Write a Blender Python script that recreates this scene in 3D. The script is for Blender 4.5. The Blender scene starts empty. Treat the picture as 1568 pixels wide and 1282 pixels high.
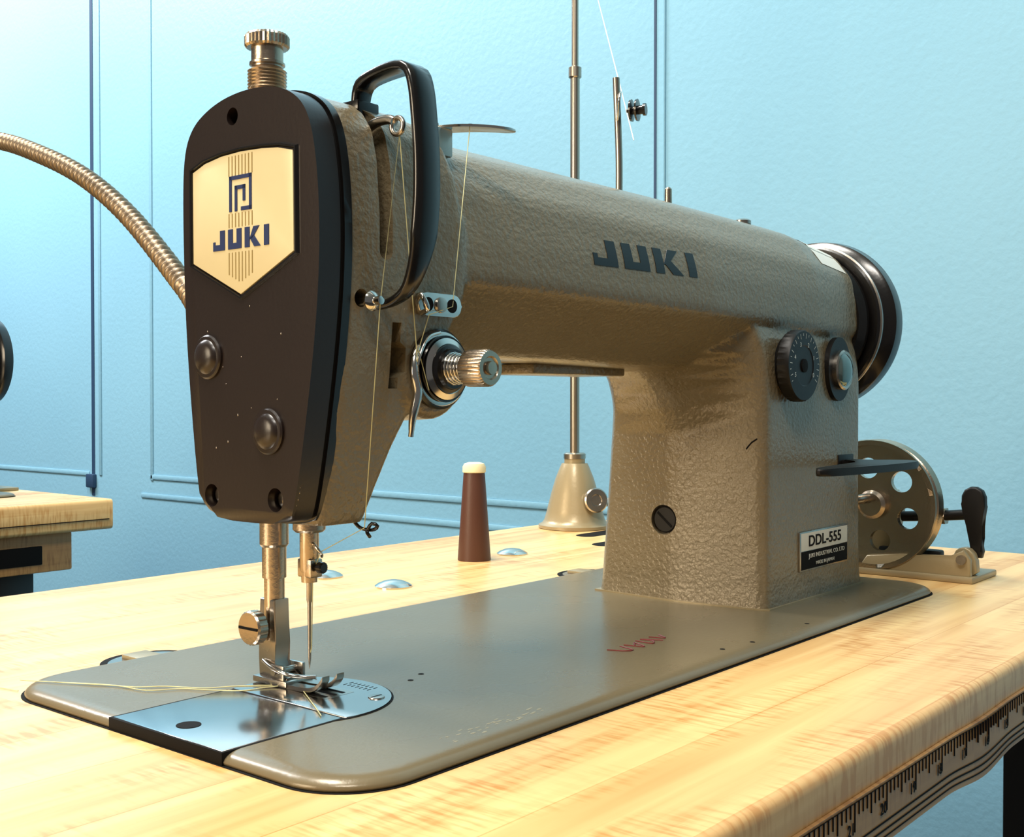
import bpy, bmesh, math, random
from mathutils import Vector, Matrix
from mathutils.bvhtree import BVHTree
random.seed(3)
scn = bpy.context.scene
try:
    scn.view_settings.view_transform = 'Standard'
    scn.view_settings.look = 'None'
except Exception as e: print(e)
MM = 0.001
TZ = 0.75

# ------------------------------------------------------------ materials
def srgb(r, g, b):
    f = lambda c: ((c/255.0+0.055)/1.055)**2.4 if c > 10 else c/255.0/12.92
    return (f(r), f(g), f(b), 1)

def mat(name, col, rough=0.5, metal=0.0, bump=None, var=0.0, vscale=30, coat=0.0, spec=0.5, rvar=0.0):
    m = bpy.data.materials.new(name); m.use_nodes = True
    nt = m.node_tree; N = nt.nodes; L = nt.links
    b = N['Principled BSDF']
    b.inputs['Base Color'].default_value = col
    b.inputs['Roughness'].default_value = rough
    b.inputs['Metallic'].default_value = metal
    b.inputs['Coat Weight'].default_value = coat
    b.inputs['Coat Roughness'].default_value = 0.15
    b.inputs['Specular IOR Level'].default_value = spec
    tc = N.new('ShaderNodeTexCoord')
    if var > 0:
        n = N.new('ShaderNodeTexNoise'); n.inputs['Scale'].default_value = vscale; n.inputs['Detail'].default_value = 5
        L.new(tc.outputs['Object'], n.inputs['Vector'])
        mx = N.new('ShaderNodeMix'); mx.data_type = 'RGBA'
        mx.inputs[6].default_value = [c*(1-var) for c in col[:3]]+[1]
        mx.inputs[7].default_value = [min(1, c*(1+var)) for c in col[:3]]+[1]
        L.new(n.outputs['Fac'], mx.inputs[0]); L.new(mx.outputs[2], b.inputs['Base Color'])
    if rvar > 0:
        n = N.new('ShaderNodeTexNoise'); n.inputs['Scale'].default_value = vscale*0.6; n.inputs['Detail'].default_value = 4
        L.new(tc.outputs['Object'], n.inputs['Vector'])
        mr = N.new('ShaderNodeMapRange'); mr.inputs[3].default_value = max(0.02, rough-rvar); mr.inputs[4].default_value = rough+rvar
        L.new(n.outputs['Fac'], mr.inputs[0]); L.new(mr.outputs[0], b.inputs['Roughness'])
    if bump:
        n = N.new('ShaderNodeTexNoise'); n.inputs['Scale'].default_value = bump[0]; n.inputs['Detail'].default_value = 2
        L.new(tc.outputs['Object'], n.inputs['Vector'])
        bp = N.new('ShaderNodeBump'); bp.inputs['Strength'].default_value = bump[1]; bp.inputs['Distance'].default_value = bump[2] if len(bump) > 2 else 0.001
        L.new(n.outputs['Fac'], bp.inputs['Height']); L.new(bp.outputs['Normal'], b.inputs['Normal'])
    return m

M_TAN   = mat('tan_hammered_paint', srgb(125,112,87), 0.32, 0.15, (430, 0.85, 0.0008), 0.10, 40, coat=0.3)
M_BED   = mat('bed_paint', srgb(116,104,79), 0.28, 0.1, (500, 0.15, 0.0004), 0.12, 25, coat=0.06, rvar=0.05, spec=0.42)
M_BLK   = mat('brown_black_plate', srgb(32,24,21), 0.30, 0.0, (600, 0.12, 0.0003), 0.1, 40, coat=0.0)
M_BLKG  = mat('black_enamel', srgb(17,15,14), 0.22, 0.0, (500, 0.1, 0.0003), coat=0.2)
M_BLKM  = mat('black_phenolic', srgb(20,18,17), 0.45, 0.0, (500, 0.1, 0.0003), spec=0.3)
M_DARK  = mat('dark_recess', srgb(12,10,9), 0.8, spec=0.2)
M_CHR   = mat('chrome', (0.66,0.64,0.60,1), 0.14, 1.0, rvar=0.05)
M_PLATE = mat('polished_plate', (0.50,0.48,0.46,1), 0.17, 1.0, None, 0.12, 60, rvar=0.06)
M_STEEL = mat('brushed_steel', (0.46,0.42,0.37,1), 0.27, 1.0, None, 0.15, 60, rvar=0.08)
M_NICK  = mat('warm_nickel', (0.48,0.40,0.31,1), 0.27, 1.0, (900,0.2,0.0003), 0.15, 80)
M_GOOSE = mat('gooseneck_bronze', (0.28,0.22,0.155,1), 0.38, 0.85, (900,0.2,0.0003), 0.2, 80)
M_CREAM = mat('badge_cream', srgb(222,210,168), 0.3, 0.1, None, 0.05, 60, coat=0.3)
M_NAVY  = mat('badge_navy', srgb(32,48,92), 0.4)
M_GOLD  = mat('badge_stripe', srgb(160,140,88), 0.4, 0.3)
M_LET   = mat('letter_ink', srgb(22,28,32), 0.4)
M_WHITE = mat('label_glare_white', srgb(225,225,215), 0.4)
M_RED   = mat('red_mark', srgb(120,36,28), 0.5)
M_THR   = mat('thread_yellow', srgb(214,208,155), 0.7)
M_THRW  = mat('thread_white', srgb(235,235,225), 0.7)
M_BROWN = mat('cone_brown', srgb(78,45,33), 0.45, bump=(900,0.2,0.0003))
M_CRM2  = mat('cone_top_cream', srgb(240,225,180), 0.6)
M_POLE  = mat('pole_nickel', (0.44,0.39,0.32,1), 0.3, 1.0)
M_STBASE= mat('stand_base_paint', srgb(158,142,108), 0.35, 0.2, (400,0.2,0.0004), coat=0.2)
M_LEG   = mat('table_leg_paint', srgb(34,38,42), 0.5)

def wall_mat():
    m = mat('wall_blue_paint', srgb(118,176,202), 0.45, 0, None, spec=0.3)
    nt = m.node_tree; N = nt.nodes; L = nt.links; b = N['Principled BSDF']
    tc = [n for n in N if n.type == 'TEX_COORD'][0]
    n1 = N.new('ShaderNodeTexNoise'); n1.inputs['Scale'].default_value = 130; n1.inputs['Detail'].default_value = 3
    L.new(tc.outputs['Object'], n1.inputs['Vector'])
    bp = N.new('ShaderNodeBump'); bp.inputs['Strength'].default_value = 0.22; bp.inputs['Distance'].default_value = 0.002
    L.new(n1.outputs['Fac'], bp.inputs['Height']); L.new(bp.outputs['Normal'], b.inputs['Normal'])
    n2 = N.new('ShaderNodeTexNoise'); n2.inputs['Scale'].default_value = 2.2; n2.inputs['Detail'].default_value = 4
    L.new(tc.outputs['Object'], n2.inputs['Vector'])
    mx = N.new('ShaderNodeMix'); mx.data_type = 'RGBA'
    mx.inputs[6].default_value = srgb(119,168,192); mx.inputs[7].default_value = srgb(133,181,203)
    L.new(n2.outputs['Fac'], mx.inputs[0]); L.new(mx.outputs[2], b.inputs['Base Color'])
    return m
M_WALL = wall_mat()
M_GAP = mat('door_gap_blue', srgb(26,56,86), 0.6)

def wood_mat(name, ca, cb, strip=0.042, rough=0.33, contrast=1.0):
    m = bpy.data.materials.new(name); m.use_nodes = True
    nt = m.node_tree; N = nt.nodes; L = nt.links; b = N['Principled BSDF']
    tc = N.new('ShaderNodeTexCoord'); sp = N.new('ShaderNodeSeparateXYZ')
    L.new(tc.outputs['Object'], sp.inputs[0])
    dv = N.new('ShaderNodeMath'); dv.operation = 'DIVIDE'; dv.inputs[1].default_value = strip
    L.new(sp.outputs['Y'], dv.inputs[0])
    fl = N.new('ShaderNodeMath'); fl.operation = 'FLOOR'; L.new(dv.outputs[0], fl.inputs[0])
    wn = N.new('ShaderNodeTexWhiteNoise'); wn.noise_dimensions = '1D'; L.new(fl.outputs[0], wn.inputs['W'])
    ad = N.new('ShaderNodeMath'); ad.operation = 'MULTIPLY_ADD'; ad.inputs[1].default_value = 1.7
    L.new(wn.outputs['Value'], ad.inputs[0])
    dx = N.new('ShaderNodeMath'); dx.operation = 'DIVIDE'; dx.inputs[1].default_value = 0.42
    L.new(sp.outputs['X'], dx.inputs[0]); L.new(dx.outputs[0], ad.inputs[2])
    fx = N.new('ShaderNodeMath'); fx.operation = 'FLOOR'; L.new(ad.outputs[0], fx.inputs[0])
    cm = N.new('ShaderNodeCombineXYZ'); L.new(fl.outputs[0], cm.inputs[0]); L.new(fx.outputs[0], cm.inputs[1])
    wn2 = N.new('ShaderNodeTexWhiteNoise'); wn2.noise_dimensions = '2D'; L.new(cm.outputs[0], wn2.inputs['Vector'])
    of = N.new('ShaderNodeVectorMath'); of.operation = 'MULTIPLY_ADD'
    of.inputs[1].default_value = (5, 5, 5)
    L.new(wn2.outputs['Color'], of.inputs[0])
    mp = N.new('ShaderNodeMapping'); mp.inputs['Scale'].default_value = (5, 90, 90)
    L.new(tc.outputs['Object'], mp.inputs[0]); L.new(mp.outputs[0], of.inputs[2])
    gn = N.new('ShaderNodeTexNoise'); gn.inputs['Scale'].default_value = 1.0; gn.inputs['Detail'].default_value = 7; gn.inputs['Distortion'].default_value = 0.5
    L.new(of.outputs[0], gn.inputs['Vector'])
    mp2 = N.new('ShaderNodeMapping'); mp2.inputs['Scale'].default_value = (420, 55, 55); mp2.inputs['Rotation'].default_value = (0, 0, 0.35)
    L.new(tc.outputs['Object'], mp2.inputs[0])
    fn = N.new('ShaderNodeTexNoise'); fn.inputs['Scale'].default_value = 1.0; fn.inputs['Detail'].default_value = 2
    L.new(mp2.outputs[0], fn.inputs['Vector'])
    fr = N.new('ShaderNodeMapRange'); fr.inputs[1].default_value = 0.45; fr.inputs[2].default_value = 0.66; fr.inputs[3].default_value = 0; fr.inputs[4].default_value = 1
    L.new(fn.outputs['Fac'], fr.inputs[0])
    mpb = N.new('ShaderNodeMapping'); mpb.inputs['Scale'].default_value = (9, 28, 28)
    L.new(tc.outputs['Object'], mpb.inputs[0])
    big = N.new('ShaderNodeTexNoise'); big.inputs['Scale'].default_value = 1; big.inputs['Detail'].default_value = 2
    L.new(mpb.outputs[0], big.inputs['Vector'])
    br = N.new('ShaderNodeMapRange'); br.inputs[1].default_value = 0.46; br.inputs[2].default_value = 0.60; br.inputs[3].default_value = 0; br.inputs[4].default_value = 0.7
    L.new(big.outputs['Fac'], br.inputs[0])
    fm = N.new('ShaderNodeMath'); fm.operation = 'MULTIPLY'; L.new(fr.outputs[0], fm.inputs[0]); L.new(br.outputs[0], fm.inputs[1])
    s1 = N.new('ShaderNodeMath'); s1.operation = 'MULTIPLY_ADD'; s1.inputs[1].default_value = 0.42*contrast
    L.new(wn2.outputs['Value'], s1.inputs[0])
    g1 = N.new('ShaderNodeMath'); g1.operation = 'MULTIPLY_ADD'; g1.inputs[1].default_value = 1.6*contrast; g1.inputs[2].default_value = -0.66*contrast
    L.new(gn.outputs['Fac'], g1.inputs[0]); L.new(g1.outputs[0], s1.inputs[2])
    s2 = N.new('ShaderNodeMath'); s2.operation = 'MULTIPLY_ADD'; s2.inputs[1].default_value = 0.8; L.new(fm.outputs[0], s2.inputs[0]); L.new(s1.outputs[0], s2.inputs[2])
    fc = N.new('ShaderNodeMath'); fc.operation = 'FRACT'; L.new(dv.outputs[0], fc.inputs[0])
    lt = N.new('ShaderNodeMath'); lt.operation = 'LESS_THAN'; lt.inputs[1].default_value = 0.012; L.new(fc.outputs[0], lt.inputs[0])
    s3 = N.new('ShaderNodeMath'); s3.operation = 'MULTIPLY_ADD'; s3.inputs[1].default_value = 0.45; s3.use_clamp = True
    L.new(lt.outputs[0], s3.inputs[0]); L.new(s2.outputs[0], s3.inputs[2])
    mx = N.new('ShaderNodeMix'); mx.data_type = 'RGBA'; mx.inputs[6].default_value = ca; mx.inputs[7].default_value = cb
    L.new(s3.outputs[0], mx.inputs[0]); L.new(mx.outputs[2], b.inputs['Base Color'])
    b.inputs['Roughness'].default_value = rough; b.inputs['Coat Weight'].default_value = 0.2; b.inputs['Coat Roughness'].default_value = 0.3
    return m
M_WOOD = wood_mat('maple_top', srgb(240,204,140), srgb(198,142,76))
M_WOOD2 = wood_mat('edge_wood', srgb(200,150,88), srgb(152,104,54), 0.009, 0.45)

# ------------------------------------------------------------ helpers
def empty(name, loc=(0,0,0), scale=1.0, rz=0):
    e = bpy.data.objects.new(name, None); scn.collection.objects.link(e)
    e.location = loc; e.scale = (scale,)*3; e.rotation_euler = (0,0,rz); e.empty_display_size = 0.05
    return e

def finish(bm, name, m, parent, smooth=True, ang=38):
    bmesh.ops.recalc_face_normals(bm, faces=bm.faces[:])
    bmesh.ops.scale(bm, vec=(MM,)*3, verts=bm.verts[:])
    me = bpy.data.meshes.new(name); bm.to_mesh(me); bm.free()
    if smooth:
        for p in me.polygons: p.use_smooth = True
        try: me.set_sharp_from_angle(angle=math.radians(ang))
        except Exception as e: pass
    o = bpy.data.objects.new(name, me); scn.collection.objects.link(o)
    if m: me.materials.append(m)
    if parent: o.parent = parent
    return o

def bm_box(bm, a, b, bev=0, seg=2):
    r = bmesh.ops.create_cube(bm, size=1)
    vs = r['verts']
    for v in vs:
        v.co = Vector([(a[i]+b[i])/2 + v.co[i]*(b[i]-a[i]) for i in range(3)])
    if bev > 0:
        es = list({e for v in vs for e in v.link_edges})
        bmesh.ops.bevel(bm, geom=es, offset=bev, segments=seg, affect='EDGES', profile=0.5)
    return vs

def box(name, a, b, m, parent, bev=0.6, seg=2):
    bm = bmesh.new(); bm_box(bm, a, b, bev, seg); return finish(bm, name, m, parent)

def axis_mat(axis):
    z = Vector(axis).normalized()
    return z.to_track_quat('Z', 'Y').to_matrix()

def bm_lathe(bm, o, axis, prof, seg=48, knurl=None):
    R = axis_mat(axis); o = Vector(o); rings = []
    for i, (h, r) in enumerate(prof):
        if r <= 1e-6:
            rings.append([bm.verts.new(o + R @ Vector((0,0,h)))])
        else:
            ring = []
            for k in range(seg):
                t = 2*math.pi*k/seg
                rr = r
                if knurl and knurl[0] <= i <= knurl[1]: rr = r*(1 + (knurl[2] if k % 2 else 0))
                ring.append(bm.verts.new(o + R @ Vector((rr*math.cos(t), rr*math.sin(t), h))))
            rings.append(ring)
    for A, B in zip(rings, rings[1:]):
        if len(A) == 1 and len(B) == 1: continue
        if len(A) == 1:
            for k in range(seg): bm.faces.new((A[0], B[k], B[(k+1)%seg]))
        elif len(B) == 1:
            for k in range(seg): bm.faces.new((A[k], A[(k+1)%seg], B[0]))
        else:
            for k in range(seg): bm.faces.new((A[k], A[(k+1)%seg], B[(k+1)%seg], B[k]))

def lathe(name, o, axis, prof, m, parent, seg=48, knurl=None, closed=False):
    bm = bmesh.new()
    if closed:
        prof = list(prof)+[prof[0]]
    else:
        if prof[0][1] > 0:
            prof = [(prof[0][0], 0)] + list(prof)
            if knurl: knurl = (knurl[0]+1, knurl[1]+1, knurl[2])
        if prof[-1][1] > 0: prof = list(prof)+[(prof[-1][0], 0)]
    bm_lathe(bm, o, axis, prof, seg, knurl)
    bmesh.ops.remove_doubles(bm, verts=bm.verts[:], dist=1e-5)
    return finish(bm, name, m, parent, ang=30)

def bm_prism(bm, pts, axis, d0, d1):
    def P(p, d):
        return Vector((d, p[0], p[1])) if axis == 'x' else (Vector((p[0], d, p[1])) if axis == 'y' else Vector((p[0], p[1], d)))
    A = [bm.verts.new(P(p, d0)) for p in pts]; B = [bm.verts.new(P(p, d1)) for p in pts]
    n = len(pts)
    fa = bm.faces.new(A); fb = bm.faces.new(list(reversed(B)))
    for i in range(n): bm.faces.new((A[i], B[i], B[(i+1)%n], A[(i+1)%n]))
    return A, B, fa, fb

def prism(name, pts, axis, d0, d1, m, parent, bev=0, seg=3, which='both', ang=38):
    bm = bmesh.new(); A, B, fa, fb = bm_prism(bm, pts, axis, d0, d1)
    if bev > 0:
        es = []
        if which in ('both', 'a'): es += list(fa.edges)
        if which in ('both', 'b'): es += list(fb.edges)
        bmesh.ops.bevel(bm, geom=es, offset=bev, segments=seg, affect='EDGES', profile=0.5)
    return finish(bm, name, m, parent, ang=ang)

def chaikin(pts, n=2, closed=True, w=0.25):
    for _ in range(n):
        out = []
        L = len(pts)
        rng = range(L) if closed else range(L-1)
        if not closed: out.append(pts[0])
        for i in rng:
            p = Vector(pts[i]); q = Vector(pts[(i+1) % L])
            out.append(tuple(p.lerp(q, w))); out.append(tuple(p.lerp(q, 1-w)))
        if not closed: out.append(pts[-1])
        pts = out
    return pts

def rrect(x0, y0, x1, y1, r, seg=8):
    pts = []
    for cx, cy, a0 in ((x1-r, y1-r, 0), (x0+r, y1-r, 90), (x0+r, y0+r, 180), (x1-r, y0+r, 270)):
        for k in range(seg+1):
            a = math.radians(a0 + 90*k/seg); pts.append((cx+r*math.cos(a), cy+r*math.sin(a)))
    return pts

def circ(cx, cy, r, n=40, a0=0, a1=360):
    full = abs(a1-a0) >= 360
    k = n if full else n+1
    return [(cx+r*math.cos(math.radians(a0+(a1-a0)*i/n)), cy+r*math.sin(math.radians(a0+(a1-a0)*i/n))) for i in range(k)]

def catmull(pts, step):
    pts = [Vector(p) for p in pts]
    P = [pts[0]*2-pts[1]] + pts + [pts[-1]*2-pts[-2]]
    out = []
    for i in range(1, len(P)-2):
        p0, p1, p2, p3 = P[i-1:i+3]
        n = max(1, int((p2-p1).length/step))
        for k in range(n):
            t = k/n
            out.append(0.5*((2*p1)+(-p0+p2)*t+(2*p0-5*p1+4*p2-p3)*t*t+(-p0+3*p1-3*p2+p3)*t**3))
    out.append(P[-2]); return out

def bm_sweep(bm, pts, section, closed=False):
    n = len(pts); T = []
    for i in range(n):
        if closed: t = pts[(i+1)%n]-pts[i-1]
        else: t = pts[min(i+1, n-1)]-pts[max(i-1, 0)]
        T.append(t.normalized())
    ref = Vector((0,0,1)) if abs(T[0].z) < 0.9 else Vector((1,0,0))
    u = (ref - T[0]*ref.dot(T[0])).normalized(); rings = []
    for i in range(n):
        if i: u = (u - T[i]*u.dot(T[i])).normalized()
        w = T[i].cross(u)
        rings.append([bm.verts.new(pts[i]+u*a+w*b) for a, b in section(i, n)])
    m = len(rings[0])
    for i in range(n if closed else n-1):
        A = rings[i]; B = rings[(i+1) % n]
        for k in range(m): bm.faces.new((A[k], A[(k+1)%m], B[(k+1)%m], B[k]))
    if not closed:
        bm.faces.new(rings[0]); bm.faces.new(list(reversed(rings[-1])))

def tube(name, pts, r, m, parent, step=2.0, seg=12, smooth=True, rf=None, closed=False):
    P = catmull(pts, step) if smooth else [Vector(p) for p in pts]
    if closed: P = P[:-1]
    bm = bmesh.new()
    cs = [(math.cos(2*math.pi*k/seg), math.sin(2*math.pi*k/seg)) for k in range(seg)]
    def sec(i, n):
        rr = rf(i, n) if rf else r
        return [(c*rr, s*rr) for c, s in cs]
    bm_sweep(bm, P, sec, closed)
    return finish(bm, name, m, parent, ang=60)

def bm_loft(bm, rings):
    R = [[bm.verts.new(Vector(p)) for p in ring] for ring in rings]
    m = len(R[0])
    for A, B in zip(R, R[1:]):
        for k in range(m): bm.faces.new((A[k], A[(k+1)%m], B[(k+1)%m], B[k]))
    bm.faces.new(R[0]); bm.faces.new(list(reversed(R[-1])))

def text_mesh(name, body, size, mtx, m, parent, extrude=0.0002, align='CENTER', xs=1.0, bold=0.0):
    c = bpy.data.curves.new(name+'_c', 'FONT'); c.body = body; c.size = size*MM; c.align_x = align; c.align_y = 'CENTER'
    c.extrude = extrude; c.offset = bold*MM
    t = bpy.data.objects.new(name+'_t', c); scn.collection.objects.link(t)
    dg = bpy.context.evaluated_depsgraph_get(); me = bpy.data.meshes.new_from_object(t.evaluated_get(dg))
    bpy.data.objects.remove(t); me.name = name
    me.transform(Matrix.Diagonal((xs,1,1,1))); me.transform(mtx)
    o = bpy.data.objects.new(name, me); scn.collection.objects.link(o); o.parent = parent
    me.materials.clear(); me.materials.append(m)
    return o
def front_m(x, y, z, rot=0): return Matrix.Translation(Vector((x,y,z))*MM) @ Matrix.Rotation(math.pi/2, 4, 'X') @ Matrix.Rotation(rot, 4, 'Z')

def letters():
    t = 0.30
    J = ([[(0,0),(0.84,0),(0.84,t),(0,t)], [(0.50,t),(0.84,t),(0.84,1),(0.50,1)], [(0,t),(0.15,t),(0.15,0.46),(0,0.46)]], 0.84)
    U = ([[(0,0),(0.94,0),(0.94,t),(0,t)], [(0,t),(0.33,t),(0.33,1),(0,1)], [(0.61,t),(0.94,t),(0.94,1),(0.61,1)]], 0.94)
    K = ([[(0,0),(0.33,0),(0.33,1),(0,1)], [(0.33,0.38),(0.52,0.40),(1.0,1),(0.60,1)], [(0.36,0.44),(0.66,0),(1.08,0),(0.60,0.60)]], 1.08)
    I = ([[(0,0),(0.33,0),(0.33,1),(0,1)]], 0.33)
    out = []; x = 0
    for g, w in (J, U, K, I):
        for q in g: out.append([(a+x, b) for a, b in q])
        x += w+0.24
    return out, x-0.24

# ============================================================ SEWING MACHINE
SM = empty('sewing_machine', (-0.0077, -0.0085, TZ+0.0040), 0.9636)

# ---- casting
bm = bmesh.new()
rings = []
for z, x1, y0, y1 in ((65,82,79,131),(78,86.5,76.5,134),(92,92,74,136),(105,98,71,138),(118,106,69,140),(135,116,67.5,141),
                      (150,124,66,142),(175,124,66,142.5),(195,120,67.5,142),(206,116,70,139),(213,110,75,133),(218,104,84,124),(220,98,94,116)):
    rings.append([(x, y, z) for x, y in rrect(59, y0, x1, y1, 4, 4)])
bm_loft(bm, rings)
def lerp_sections(keys, xs):
    out = []
    for x in xs:
        for (xa, A), (xb, B) in zip(keys, keys[1:]):
            if xa <= x <= xb:
                t = (x-xa)/(xb-xa)
                out.append((x, [tuple(Vector(p).lerp(Vector(q), t)) for p, q in zip(A, B)])); break
    return out
S0 = [(136,132),(98,130),(83,144),(70,156.5),(71,172),(76,192),(86,207),(104,216),(124,208),(141,186),(143,150)]
S1 = [(137,129),(95,127.5),(79,142),(63.5,156.5),(65.5,172),(71,193),(83,209),(104,218.5),(124,210),(140,186),(142,150)]
S2 = [(139,125.5),(86,125.5),(69,139),(51.5,153),(53.5,172),(59.5,190),(73.5,206.5),(98,216),(120,207),(138,184),(141,145)]
S3 = [(140,124),(78,124),(63,137),(48.5,150),(49,170),(53,186),(66,203),(92,212.5),(116,204),(136,182),(140,145)]
S4 = [(132,126),(76,124),(62,136),(49,150),(50,168),(54,182),(66,197),(90,205),(112,198),(128,180),(133,150)]
keys = [(90,S0),(150,S1),(290,S2),(400,S3),(458,S4)]
xs = [90,110,130,150,180,210,250,290,320,350,400,420,440,450,458]
rings = [[(x, p[0], p[1]) for p in chaikin(S, 2, True, 0.14)] for x, S in lerp_sections(keys, xs)]
bm_loft(bm, rings)
rings = []
# z, back-left x, ridge x, front-left x, y front, y back, right x
for z, x0, xr, xf, y0, y1, x1 in ((-3,335,330.5,335,47.5,156,460),(8,336,331.5,336,48.5,155,459),(60,336.5,332,336.5,49,151,458),(92,335.5,331,336,49,148,458),
        (104,333.5,327,336,49,146,458),(113,330,320,335.5,49,145,458),(121,325,310,335,49,144,458),(128,315,297,334,49,142,457),(134,301,281,333,49.5,140,456),(141,285,262,331,51,137,456),(150,280,250,328,54,132,455),(160,300,280,328,60,128,450)):
    ring = [(x1-3,y0),(x1,y0+3),(x1,y1-5),(x1-5,y1),(x0+4,y1),(x0-1,y1-5),(xr,106),(xr+0.4,98),(xf+0.3,y0+5),(xf+2.0,y0+0.8),(xf+6,y0)]
    rings.append([(x, y, z) for x, y in ring])
bm_loft(bm, rings)
bm_lathe(bm, (107,90,120.5), (0,-1,0), [(0,0),(0,19),(20,18),(22,15.5),(22,0)], 32)
bm_lathe(bm, (78,104,212), (0,0,1), [(0,0),(0,20),(6,16),(8,0)], 32)
bm_lathe(bm, (77,126,205), (0,0,1), [(0,0),(0,14),(18,12.5),(22,10),(23,0)], 32)
bm_lathe(bm, (122,90,204), (0,0,1), [(0,0),(0,11),(13,9.5),(15,0)], 32)
me = bpy.data.meshes.new('casting_raw'); bm.to_mesh(me); bm.free()
raw = bpy.data.objects.new('casting_raw', me); scn.collection.objects.link(raw)
def bake(o):
    dg = bpy.context.evaluated_depsgraph_get(); dg.update()
    m2 = bpy.data.meshes.new_from_object(o.evaluated_get(dg)); return m2
md = raw.modifiers.new('r', 'REMESH'); md.mode = 'VOXEL'; md.voxel_size = 1.3; md.adaptivity = 0
md = raw.modifiers.new('s', 'SMOOTH'); md.factor = 0.6; md.iterations = 7
m2 = bake(raw)
cast = bpy.data.objects.new('casting', m2); scn.collection.objects.link(cast)
bpy.data.objects.remove(raw)
def cutter(fn):
    b = bmesh.new(); fn(b); bmesh.ops.recalc_face_normals(b, faces=b.faces[:])
    m = bpy.data.meshes.new('cut'); b.to_mesh(m); b.free()
    o = bpy.data.objects.new('cut', m); scn.collection.objects.link(o); return o
cuts = [cutter(lambda b: bm_prism(b, rrect(76.5, 160, 83, 216, 3.1), 'y', 60, 100)),
        cutter(lambda b: bm_prism(b, [(84,138),(88.5,138),(88.5,131),(91.5,129),(91.5,120),(88.5,118),(88.5,114),(84,114)], 'y', 60, 78)),
        cutter(lambda b: bm_lathe(b, (68,60,145.6), (0,1,0), [(0,0),(0,3.2),(14,3.2),(14,0)], 20)),
        cutter(lambda b: bm_lathe(b, (326,108.5,44), (1,0,0), [(0,0),(0,8.2),(11,8.2),(11,0)], 32))]
for i, c in enumerate(cuts):
    b = cast.modifiers.new('b%d' % i, 'BOOLEAN'); b.object = c; b.operation = 'DIFFERENCE'
    try: b.solver = 'MANIFOLD'
    except Exception: b.solver = 'EXACT'
m3 = bake(cast)
if len(m3.vertices) < 1000: m3 = m2
bv = BVHTree.FromPolygons([v.co[:] for v in m3.vertices], [p.vertices[:] for p in m3.polygons])
for c in cuts: bpy.data.objects.remove(c)
bpy.data.objects.remove(cast)
m3.transform(Matrix.Scale(MM, 4))
m3.materials.clear(); m3.materials.append(M_TAN)
for p in m3.polygons: p.use_smooth = True; p.material_index = 0
m3.set_sharp_from_angle(angle=math.radians(50))
cast = bpy.data.objects.new('casting', m3); scn.collection.objects.link(cast); cast.parent = SM
def fy(x, z, default=50):
    h = bv.ray_cast(Vector((x,-50,z)), Vector((0,1,0)))
    return h[0].y if h[0] is not None else default
def tz(x, y, default=215):
    h = bv.ray_cast(Vector((x,y,400)), Vector((0,0,-1)))
    return h[0].z if h[0] is not None else default
def lx(y, z, default=334):
    h = bv.ray_cast(Vector((220,y,z)), Vector((1,0,0)))
    return h[0].x if h[0] is not None else default

# ---- bed with a rounded lip
bm = bmesh.new(); rings = []
for z, ins in ((-4.1,0.6),(-3.6,0.1),(-2.9,0.0),(-2.1,0.5),(-1.4,1.3),(-0.8,2.4),(-0.35,3.9),(-0.08,5.6),(0,7.4)):
    rings.append([(x, y, z) for x, y in rrect(8+ins, 8.8+ins, 486-ins, 208-ins, 26-ins, 12)])
bm_loft(bm, rings); finish(bm, 'bed', M_BED, SM, ang=60)
prism('bed_gap', rrect(7.0, 7.8, 487.2, 209.5, 27, 12), 'z', -4.14, -3.95, M_DARK, SM)
sp_pts = [(8.2,66),(58,66),(58,128),(8.2,128)]
prism('slide_plate', sp_pts, 'z', -1.4, 0.25, M_PLATE, SM, bev=0.4)
box('slide_plate_gap', (7.4,65,-4.0), (57,129,0.12), M_DARK, SM, 0.1)
prism('needle_plate_gap', circ(66, 96, 33.2, 64), 'z', -1, 0.15, M_DARK, SM)
np_pts = [(58.6,64.8)] + circ(66, 96, 32.4, 48, -90-12, 90+12) + [(58.6,127.5)]
prism('needle_plate', np_pts, 'z', -1, 0.5, M_PLATE, SM, bev=0.3)
prism('slide_hole', circ(19, 99, 4.2, 24), 'z', 0, 0.4, M_DARK, SM)
for i, (x, y) in enumerate(((84,76),(86,116))):
    lathe('plate_screw_%d' % i, (x,y,0.3), (0,0,1), [(0,3.2),(0.6,3.0),(0.7,2.4)], M_STEEL, SM, 24)
    box('plate_screw_slot_%d' % i, (x-2.6,y-0.4,0.9), (x+2.6,y+0.4,1.05), M_DARK, SM, 0)
box('needle_slot', (74,100,0.4), (79.5,112,0.62), M_DARK, SM, 0)
bm = bmesh.new()
for k in range(7):
    for s in (0, 1):
        bm_box(bm, (89+s*3.2, 86+k*2.2, 0.45), (91+s*3.2, 86.4+k*2.2, 0.56))
finish(bm, 'plate_gauge_marks', M_DARK, SM, False)
for i, (x, y) in enumerate(((112,86),(122,90),(262,17),(318,17),(240,20))):
    lathe('bed_hole_%d' % i, (x,y,-0.3), (0,0,1), [(0,1.2),(0.4,1.2)], M_DARK, SM, 16)
for i, pts in enumerate(([(206,58),(209,51),(213,49),(216,58)], [(219,58),(222,49),(226,57),(222,54)], [(230,59),(230,50),(235,53),(234,59),(239,50)], [(241,59),(244,52),(248,58)])):
    tube('red_mark_%d' % i, [(x,y,0.1) for x, y in pts], 0.35, M_RED, SM, 1.5, 6)
bm = bmesh.new()
for k in range(46):
    x = 62+random.random()*50; y = 17+random.random()*8; s = 0.15+random.random()*0.4
    r = bmesh.ops.create_icosphere(bm, subdivisions=1, radius=s)
    for v in r['verts']: v.co = Vector((v.co.x*3, v.co.y, v.co.z*0.15)) + Vector((x, y, 0.02))
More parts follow.
